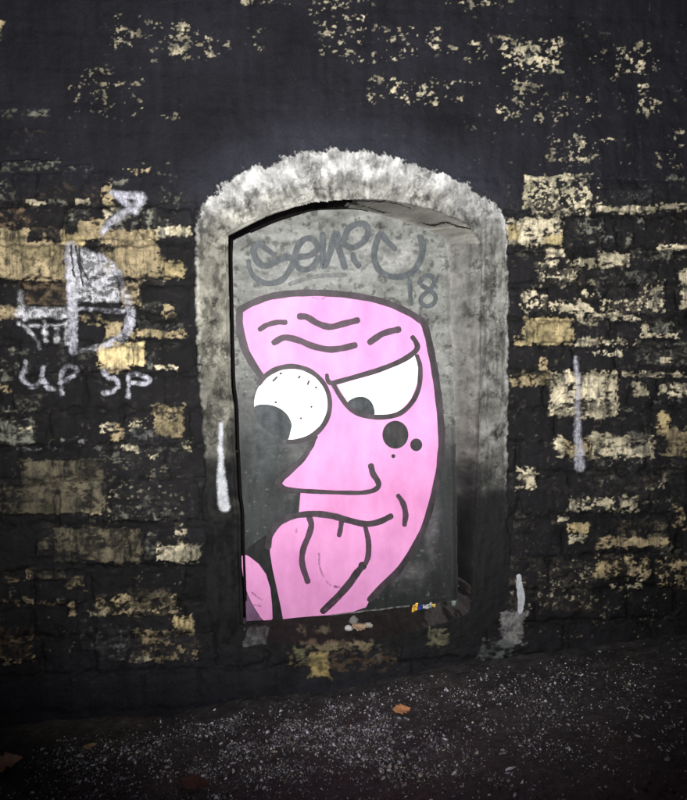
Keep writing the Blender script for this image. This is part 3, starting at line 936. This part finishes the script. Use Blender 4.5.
stroke('chalky_edge', [(330, 614.9), (342, 613.4), (354, 612.3), (366, 610.4), (380, 609.2), (395, 607.0), (409, 605.8)], [.2, .5, .9, .4, 1.0, .3, .7], paint_mat('chalk_scrape', (.15, .145, .145), .3, 50, .3, alpha=.5, alpha_var=.5, edge=True), mural, K, 80)
scuff = paint_mat('scuffed_paint', (.16, .06, .12), .3, 60, .3, alpha=.22, alpha_var=.3, edge=True)
for i, (pts, wd) in enumerate([([(319, 553), (319.5, 566), (324, 577), (331, 585), (341, 587)], 1.1), ([(333, 585.5), (337, 586.6)], 1.8), ([(254, 604.5), (261, 605.5)], 1.2), ([(252, 592), (258, 597), (263, 600)], .9),
                               ([(296, 528), (296.4, 532)], 1.3), ([(312, 297.6), (321, 299), (328, 296)], .8), ([(322, 612), (332, 603), (340, 598)], 1.6)]):
    stroke('scuff', pts, wd, scuff, mural, K + .0031, 100 + i)

# ------------------------------------------------------------------ grey signature over the face
ps = on_plane(340, 260, DEEP)
sig = root('signature_tag', (ps[0], DEEP, ps[2]), 'grey spray-can signature reading SENIC 18 above the pink face', 'graffiti tag')
LET = [([(274, 254.6), (265, 247.8), (259, 243.5), (253.8, 249.4), (256.4, 259.9), (265, 266), (277.4, 260.7), (288, 257.2), (293, 261.6), (289.6, 270.3), (281, 280.5), (267, 283.4), (254.7, 277.3),
         (249.3, 267.5), (249, 261)], [4.5, 6, 7, 7, 6.5, 6.5, 6, 5, 4]),
       ([(300, 257), (310.6, 255), (317.6, 247.6), (312.3, 239.2), (303.6, 239.8), (296.6, 249.4), (295.4, 260), (298, 267), (304.5, 269.8), (313, 266.5), (318, 258)], 6.3),
       ([(322.8, 235), (322.8, 249.4), (323.7, 266.5), (329.8, 253), (336, 232.5), (338.5, 247), (344.6, 267)], 6.6),
       ([(343.7, 240), (349, 228.4), (361, 223.4), (368, 229), (364.7, 240.5), (353, 247.6), (344.5, 244.5)], 6.2), ([(353, 255), (354.5, 260.5), (358.3, 265.5)], 6),
       ([(394.4, 248.3), (387, 241.5), (380.4, 234), (376, 244), (374.3, 258), (380.4, 271.5), (394.4, 277), (410, 273.6), (419.5, 261.6), (422.5, 248), (420.6, 238)], [5, 6, 6.4, 6.4, 6.4, 6, 6, 7, 7]),
       ([(409.6, 280.5), (410, 293), (411, 304)], 4.2),
       ([(419, 283), (424, 276.5), (431, 276.2), (434, 283), (428.5, 290.6), (421.4, 297), (421, 303), (426.5, 306.4), (433.5, 303.5), (435.2, 296), (429, 290.2), (422, 286)], 4.4)]
for i, (pts, wd) in enumerate(LET):
    stroke('dot' if i == 4 else ('digit' if i > 5 else 'letter'), pts, wd, m_tag, sig, L + .0003 * i, 50 + i, n=6)
stroke('underscore', [(290, 284), (305, 279), (320, 276), (345, 275)], 4, paint_mat('faded_grey_marker', (.10, .105, .11), .3, 40, .2, alpha=.4, alpha_var=.25, edge=True), sig, L + .003, 70)

# ------------------------------------------------------------------ white and lilac spray on the stones
m_spray = paint_mat('lilac_white_spray', (.38, .38, .44), .25, 30, .12, alpha=.56, alpha_var=.34, spec=.2, edge=True)
m_haze = paint_mat('thin_white_spray', (.54, .54, .58), .25, 24, .12, alpha=.52, alpha_var=.40, spec=.2, edge=True)


SPN = [0]


def spray(name, m, parent, lines=(), areas=(), lift=.0022, soft=3.0, thin=0.0, warp=.5):
    """a coat of spray that follows the relief: cut from the wall's own surface"""
    SPN[0] += 1
    lift += .00035 * (SPN[0] % 6)
    cvr = np.zeros(X.shape)
    jx = PX + warp_x * warp + (fine_ - .5) * 2.2 * warp
    jy = PY + warp_y * warp + (broad_ - .5) * 2.2 * warp
    for pts, wd in lines:
        p = smooth(pts, 5)
        bx = (PX > p[:, 0].min() - 16) & (PX < p[:, 0].max() + 16) & (PY > p[:, 1].min() - 16) & (PY < p[:, 1].max() + 16)
        d, s = line_d(jx[bx], jy[bx], p)
        ww = wd if np.isscalar(wd) else np.interp(s, np.linspace(0, 1, len(wd)), wd)
        cvr[bx] = np.maximum(cvr[bx], sst(ww * .5 + soft, ww * .5 - soft, d))
    for pts, k in areas:
        d = poly_sdf(jx, jy, pts)
        cvr = np.maximum(cvr, k * sst(-soft, soft * 1.5, d))
    cvr = cvr * (1 - thin * sst(.35, .75, broad_))
    fm = cell(cvr > 0.02) & ~cell(left_gap)
    return cut(name, fm, m, parent, lift, cvr)


def p_root(name, x, y, label, cat, group=None):
    p = on_plane(x, y)
    return root(name, (p[0], 0, p[2]), label, cat, group)


emb = p_root('spray_emblem', 72, 340, 'faded white round emblem sprayed on the tan stones at the left', 'graffiti')
spray('upright_bar', m_spray, emb, [([(71, 247), (72, 285), (73, 320), (73, 352)], [12, 11, 11, 9])], thin=.3)
spray('round_fill', m_haze, emb, [], [([(66, 246), (84, 247), (98, 252), (110, 263), (119, 280), (123, 300), (118, 303), (66, 304)], .85), ([(66, 246), (84, 247), (97, 252), (106, 262), (110, 276), (66, 280)], 1.0)], soft=3, thin=.5)
spray('ring', m_spray, emb, [([(100, 254), (114, 268), (124, 288), (130, 305), (130, 322), (124, 336), (108, 344), (90, 349), (76, 353)], [5, 7, 8, 10, 9, 7, 5]),
                             ([(78, 309), (100, 310), (124, 311)], 4.5)], soft=3.2, thin=.55)
spray('side_brush', m_haze, emb, [([(21, 293), (22, 304), (26, 318)], [8, 8, 6]), ([(20, 312), (45, 313), (70, 313)], [12, 11, 13]),
                                  ([(20, 324), (28, 330), (38, 343), (40, 350)], [5, 4, 4, 3]), ([(45, 322), (46, 342)], 6), ([(57, 327), (57, 340)], 6), ([(66, 322), (67, 345)], 4),
                                  ([(30, 326), (64, 325)], 3)], soft=3.4, thin=.5)
drip = paint_mat('black_drip', (.015, .015, .017), .3, 40, .2, alpha=.9, edge=True)
spray('drip', drip, emb, [([(71, 247), (72, 262), (75, 276)], 1.6), ([(75, 247), (79, 264), (83, 285)], 1.6), ([(79, 247), (81, 266), (88, 280)], 1.5)], lift=.0058, soft=.9)
zig = p_root('spray_zigzag', 122, 235, 'small white brushed zigzag high on the left stones', 'graffiti')
spray('brush_mark', m_spray, zig, [([(113, 193), (126, 195), (142, 197), (137, 205), (125, 213), (112, 222), (103, 233)], [7, 9, 10, 9, 8, 6]), ([(116, 194), (126, 203), (136, 212)], 7)], thin=.3)
let = p_root('spray_lettering', 85, 400, 'lilac white letters UP SP sprayed on black stones below the emblem', 'graffiti')
for pts, wd in [([(26, 362), (25, 370), (22, 377), (29, 386), (39, 384), (42, 376), (43, 367)], 5), ([(43, 380), (48, 387), (54, 389)], 5.5),
                ([(62, 395), (62, 384), (62, 374), (68, 366), (77, 369), (76, 374), (68, 380), (61, 383)], 5.5),
                ([(104, 371), (110, 377), (116, 379), (118, 386), (113, 391), (104, 393)], 5.2), ([(128, 398), (129, 388), (129, 376), (138, 374), (150, 379), (146, 383), (132, 383)], 4.6)]:
    spray('letter', m_spray, let, [(pts, wd)], soft=2.6, thin=.5, warp=.45)
GS = 'white sprayed drips round the doorway'
m_drip = paint_mat('white_spray_drip', (.36, .37, .40), .15, 30, .15, alpha=.88, alpha_var=.12, edge=True)
for x, y, lab, ln in [(223, 513, 'long white sprayed drip on the left side of the cement surround', ([(221, 424), (220.5, 440), (221, 470), (223, 498), (224, 506)], [3.5, 4.5, 6, 10, 11])),
                      (577, 476, 'long lilac sprayed drip on the stones right of the doorway', ([(575, 357), (577, 380), (577, 410), (578, 440), (579.5, 466)], [3, 5, 6, 8, 11])),
                      (520, 612, 'short white dab at the foot of the right side of the doorway', ([(518.5, 576), (519, 586), (521, 598), (520, 611)], [4, 6.5, 7, 5]))]:
    o = p_root('paint_drip', x, y, lab, 'paint drip', GS)
    spray('drip_body', m_drip if x != 577 else m_spray, o, [ln], soft=4.0 if x != 520 else 1.6, warp=.25, thin=.25)

# ------------------------------------------------------------------ cracks in the arch
m_crack = paint_mat('crack_black', (.010, .009, .008), .3, 60, .2, alpha=.97, edge=True)
for pts, wd in [([(334, 205.5), (345, 203.5), (356, 202), (372, 201.5), (388, 202.5), (402, 206), (411, 209)], [8, 7, 4, 2, 1.4, 1.6, 1]), ([(346, 206), (360, 206), (378, 211), (390, 214)], [2.5, 1.4, 1.6, .8]),
                ([(418, 223), (432, 225.5), (446, 223), (456, 226), (470, 229)], [.9, 1.8, 1.8, 1.6, 1.0]), ([(352, 207), (362, 203), (374, 203)], 1)]:
    spray('crack', m_crack, door, [(pts, wd)], lift=.0026, soft=.8, warp=.4)

# ------------------------------------------------------------------ ground
gx = np.concatenate([np.linspace(-9, -2.2, 60)[:-1], np.arange(-2.2, 2.8, .012), np.linspace(2.8, 9, 60)])
gy = np.concatenate([np.linspace(-14, -2.2, 60)[:-1], np.arange(-2.2, .30, .012)])
GX, GY = np.meshgrid(gx, gy)
base_fit = np.polyfit(base_w[1:-1, 0], base_w[1:-1, 1], 2)
base_lin = np.polyfit(base_w[1:-1, 0], base_w[1:-1, 1], 1)


def ground_z(x, y):
    core_ = np.interp(x, base_w[:, 0], base_w[:, 1])
    lin = np.polyval(base_lin, x)
    k = sst(-1.4, 0, y)
    z = lin * (1 - k) + core_ * k
    bank = 0.05 * sst(-.45, .02, y) * sst(-.25, -.7, x)
    z = z + bank + (fbm(x, y, .35, 201, 3) - .5) * .05 + (fbm(x, y, .06, 211, 4, .6) - .5) * .022
    return z - 0.01


GZ = ground_z(GX, GY)
gi = np.arange(GX.size).reshape(GX.shape)
gq = np.stack([gi[:-1, :-1], gi[:-1, 1:], gi[1:, 1:], gi[1:, :-1]], -1).reshape(-1, 4)
n1 = fbm(GX, GY, .3, 221, 5)
n2 = fbm(GX, GY, .03, 225, 4, .65)
gc = np.array([.050, .046, .048]) * (0.12 + .8 * n1 + 1.1 * n2 ** 1.5)[..., None]
gc = gc + (sst(.66, .80, fbm(GX, GY, .022, 235, 3, .6)) * np.exp(-((GX - .2) / 1.1) ** 2))[..., None] * np.array([.05, .05, .056])
warm = sst(.55, .75, fbm(GX, GY, .25, 231, 4))
gc = gc + warm[..., None] * np.array([.012, .007, .004])
bank_c = (sst(-.38, -.1, GY) * sst(-.2, -.6, GX))[..., None]
gc = gc + bank_c * np.array([.016, .012, .006])
m_ground = coat_mat('wet_dirt', (45, 260), .6, 1.0, .010, .35, .5)
ground = mesh_obj('ground', np.stack([GX, GY, GZ], -1).reshape(-1, 3), gq.astype(np.int32), m_ground, None,
                  {'Col': ('FLOAT_COLOR', np.concatenate([gc, np.ones(GX.shape + (1,))], -1).reshape(-1, 4))})
tag(ground, 'dark wet sloping ground of trodden dirt along the foot of the wall', None, None, 'structure')

# pale chips over the dirt, standing in for its wet glints
rg = np.random.default_rng(77)


def pix_ground(px, py):
    """photo pixel -> a place on the ground"""
    d = FW * F_PX + RT * (px - 343.5) - UP * (py - 400)
    t = 3.6 / np.linalg.norm(d[:2])
    for _ in range(14):
        p = CAM + d * t
        gz = float(ground_z(np.array([p[0]]), np.array([p[1]]))[0])
        t *= (CAM[2] - gz) / (CAM[2] - p[2])
    return CAM + d * t


V, Fc, Cc = [], [], []
NC = 210000
xs_ = rg.uniform(-2.1, 2.7, NC)
ys_ = rg.uniform(-2.1, -.03, NC)
zs_ = ground_z(xs_, ys_)
gpx, gpy = survey(np.stack([xs_, ys_, zs_], -1))
edge_y = np.interp(gpx, [b[0] for b in BASE], [b[1] for b in BASE])
dens = np.exp(-((gpx - 300) / 190) ** 2) * sst(2, 34, gpy - edge_y) * (0.55 + .45 * np.exp(-((gpy - 735) / 60) ** 2)) + .13 * sst(4, 40, gpy - edge_y)
dens = dens + .35 * np.exp(-((gpx - 85) / 40) ** 2 - ((gpy - 750) / 12) ** 2)
dens *= 0.25 + 1.5 * sst(.38, .66, fbm(xs_, ys_, .12, 241, 4))
dens *= np.clip((ys_ + 4) / 3.5, .3, 1)
pick = rg.random(NC) < dens * .55
cnt = 0
for x, y, z in zip(xs_[pick], ys_[pick], zs_[pick]):
    s = rg.choice([.0018, .0028, .0042, .0065], p=[.38, .40, .18, .04]) * rg.uniform(.8, 1.3)
    n = rg.integers(5, 8)
    ang = np.sort(rg.uniform(0, 2 * math.pi, n))
    rad = s * rg.uniform(.5, 1.15, n)
    el = rg.uniform(1.0, 2.2)
    th = rg.uniform(0, math.pi)
    loc = np.stack([np.cos(ang) * rad * el, np.sin(ang) * rad, np.zeros(n)], 1)
    c, q = math.cos(th), math.sin(th)
    loc = np.stack([loc[:, 0] * c - loc[:, 1] * q, loc[:, 0] * q + loc[:, 1] * c, loc[:, 2]], 1)
    tx, ty = rg.normal(0, .35), rg.normal(-.25, .35)
    loc[:, 2] += -loc[:, 0] * tx - loc[:, 1] * ty
    top_ = loc + [x, y, z + s * .75]
    bot = loc * [1.1, 1.1, 1] + [x, y, z - s * .4]
    k0 = len(V)
    V += top_.tolist() + bot.tolist() + [[x, y, z + s * 1.05]]
    apex = k0 + 2 * n
    b = rg.choice([.04, .09, .20, .42], p=[.34, .28, .22, .16]) * rg.uniform(.7, 1.3)
    warmth = rg.random() < .16
    col = (b, b * (.84 if warmth else .98), b * (.68 if warmth else 1.10), 1)
    Cc += [col] * (2 * n + 1)
    for i in range(n):
        j = (i + 1) % n
        Fc += [(k0 + i, k0 + j, apex), (k0 + i, k0 + n + i, k0 + n + j), (k0 + i, k0 + n + j, k0 + j)]
m_chip = coat_mat('glint_grit', (200, 700), .3, .3, .002, .4, .45)
chips = mesh_obj('grit', np.array(V), np.array(Fc, np.int32), m_chip, None, {'Col': ('FLOAT_COLOR', np.array(Cc))}, shade=False)
tag(chips, 'pale grit and flakes standing in for wet glints on the dark ground', None, None, 'stuff')

# ------------------------------------------------------------------ litter
def leaf(px, py, ln, wd, rot, colour, label, curl=.25, where=None, lean=.30):
    c = pix_ground(px, py) if where is None else np.array(where)
    nU, nV = 13, 7
    V, Fx = [], []
    r = random.Random(int(px * 7 + py))
    for i in range(nU):
        t = i / (nU - 1)
        half = wd * .5 * (math.sin(math.pi * t ** .8) ** .9 + .02) * (1 + .22 * math.sin(i * 2.1 + px) + r.uniform(-.14, .14))
        for j in range(nV):
            s = j / (nV - 1) * 2 - 1
            u, v = (t - .5) * ln, s * half
            zz = .004 + r.uniform(-.0012, .0012) + curl * wd * ((s * s * (.45 + .25 * math.sin(5 * t + px))) + (t - .5) ** 2 * 1.3) + .0025 * math.sin(7 * t + 3 * s) - .0018 * (abs(s) < .1)
            V.append((u, v, zz))
    V = np.array(V)
    cr, sr_ = math.cos(rot), math.sin(rot)
    V = np.stack([V[:, 0] * cr - V[:, 1] * sr_, V[:, 0] * sr_ + V[:, 1] * cr, V[:, 2] + V[:, 1] * lean + wd * .5 * lean * .9], 1)
    for i in range(nU - 1):
        for j in range(nV - 1):
            a = i * nV + j
            Fx.append((a, a + nV, a + nV + 1, a + 1))
    o = root('fallen_leaf', c, label, 'leaf', 'dead leaves lying about')
    bl = mesh_obj('leaf_blade', V + c, np.array(Fx, np.int32), plain_mat('dead_leaf', colour, .6, .3, 90, .35), o)
    sm = bl.modifiers.new('thickness', 'SOLIDIFY')
    sm.thickness = .0012
    # stalk
    st_ = []
    for k in range(7):
        t = k / 6
        x = -ln * .5 - t * ln * .28
        for a in range(5):
            an = a / 5 * 2 * math.pi
            rr = .0016 * (1 - .4 * t)
            st_.append((x, math.sin(t * 2) * .006 + math.cos(an) * rr, .005 + .003 * t + math.sin(an) * rr))
    st_ = np.array(st_)
    st_ = np.stack([st_[:, 0] * cr - st_[:, 1] * sr_, st_[:, 0] * sr_ + st_[:, 1] * cr, st_[:, 2] + curl * wd * .3], 1)
    fs = [(k * 5 + a, k * 5 + (a + 1) % 5, k * 5 + 5 + (a + 1) % 5, k * 5 + 5 + a) for k in range(6) for a in range(5)]
    mesh_obj('stalk', st_ + c, np.array(fs, np.int32), plain_mat('leaf_stalk', (.10, .06, .03)), o)
    return o


leaf(402, 713, .085, .055, .25, (.46, .22, .10), 'orange brown dead leaf in the middle of the gritty ground')
leaf(5, 768, .15, .085, .5, (.34, .19, .13), 'large pinkish brown dead leaf at the left edge of the ground')
leaf(195, 788, .12, .07, -.3, (.06, .028, .022), 'dark reddish leaf flat on the grit near the bottom edge')
leaf(90, 748, .06, .03, .4, (.22, .15, .085), 'small tan leaf on the dirt bank at the left')


def lump(name, c, size, colour, label, cat, group, seed, rough=.7):
    """an irregular little stone"""
    r = np.random.default_rng(seed)
    nu, nv = 14, 9
    V, Fx = [], []
    k = r.normal(0, 1, (5, 3))
    ph = r.uniform(0, 6, 5)
    for i in range(nv):
        for j in range(nu):
            th, fi = math.pi * (i + .001) / (nv - 1 + .002), 2 * math.pi * j / nu
            d = np.array([math.sin(th) * math.cos(fi), math.sin(th) * math.sin(fi), math.cos(th)])
            rr = 1 + .30 * sum(math.sin(2.1 * (k[q] @ d) + ph[q]) for q in range(5)) / 1.8
            V.append(d * rr * np.array(size) * .5)
    V = np.array(V)
    V[:, 2] -= V[:, 2].min() + .15 * size[2]
    for i in range(nv - 1):
        for j in range(nu):
            Fx.append((i * nu + j, i * nu + nu + j, i * nu + nu + (j + 1) % nu, i * nu + (j + 1) % nu))
    o = mesh_obj(name, V, np.array(Fx, np.int32), plain_mat('pebble_stone', colour, rough, .3, 50, .3), None)
    o.location = c
    return tag(o, label, cat, group)


def sill_at(px, py):
    """nearest measured point of the sill"""
    d = np.hypot(PX - px, PY - py) + 1e3 * ~(sill_zone)
    i = np.unravel_index(np.argmin(d), d.shape)
    return P3[i]


GP = 'rubbish lying on the sill'
lump('pebble', sill_at(349, 630), (.036, .030, .024), (.38, .38, .37), 'small white pebble on the sill under the pink mouth', 'pebble', GP, 1)
lump('pebble', sill_at(353, 624), (.050, .036, .040), (.13, .125, .12), 'grey pebble on the sill behind the brown leaf', 'pebble', GP, 2)
lump('pebble', sill_at(368, 628), (.044, .028, .026), (.26, .24, .20), 'cream pebble at the right end of the little heap on the sill', 'pebble', GP, 3)
leaf(359, 631, .075, .06, .1, (.30, .22, .14), 'pale brown dead leaf on the sill among pebbles', where=sill_at(359, 631) + np.array([0, -.004, .004]))

# crumpled snack wrapper on the right end of the sill
wc = sill_at(421, 608)
wr = root('snack_wrapper', wc, 'crumpled yellow, blue and white snack wrapper on the sill', 'wrapper')


def crumple(name, u0, u1, colour, w0, w1, seed):
    nU, nV = 9, 9
    V, Fx = [], []
    r = np.random.default_rng(seed)
    for i in range(nU):
        t = i / (nU - 1)
        x = u0 + (u1 - u0) * t
        hw = (w0 + (w1 - w0) * t)
        for j in range(nV):
            s = j / (nV - 1) * 2 - 1
            V.append((x + r.normal(0, .0012), -s * hw * .35 - .01, .012 + s * hw * .85 + .006 * math.sin(3 * t + 5 * s) + r.normal(0, .0018)))
    V = np.array(V)
    a = -.22
    V = np.stack([V[:, 0], V[:, 1], V[:, 2] - V[:, 0] * math.tan(-.2) * .6], 1)
    V[:, 1] += .006 * np.sin(V[:, 0] * 160) - .01
    for i in range(nU - 1):
        for j in range(nV - 1):
            q = i * nV + j
            Fx.append((q, q + nV, q + nV + 1, q + 1))
    o = mesh_obj(name, V + wc, np.array(Fx, np.int32), plain_mat('foil_' + name, colour, .35, .5, 120, .15), wr, shade=False)
    sm = o.modifiers.new('thickness', 'SOLIDIFY')
    sm.thickness = .0006


crumple('yellow_end', -.052, -.022, (.72, .42, .06), .034, .025, 3)
crumple('blue_panel', -.022, .006, (.035, .045, .22), .022, .016, 4)
crumple('white_panel', .006, .052, (.40, .42, .44), .018, .011, 5)
crumple('yellow_tip', .052, .070, (.62, .42, .10), .011, .005, 6)
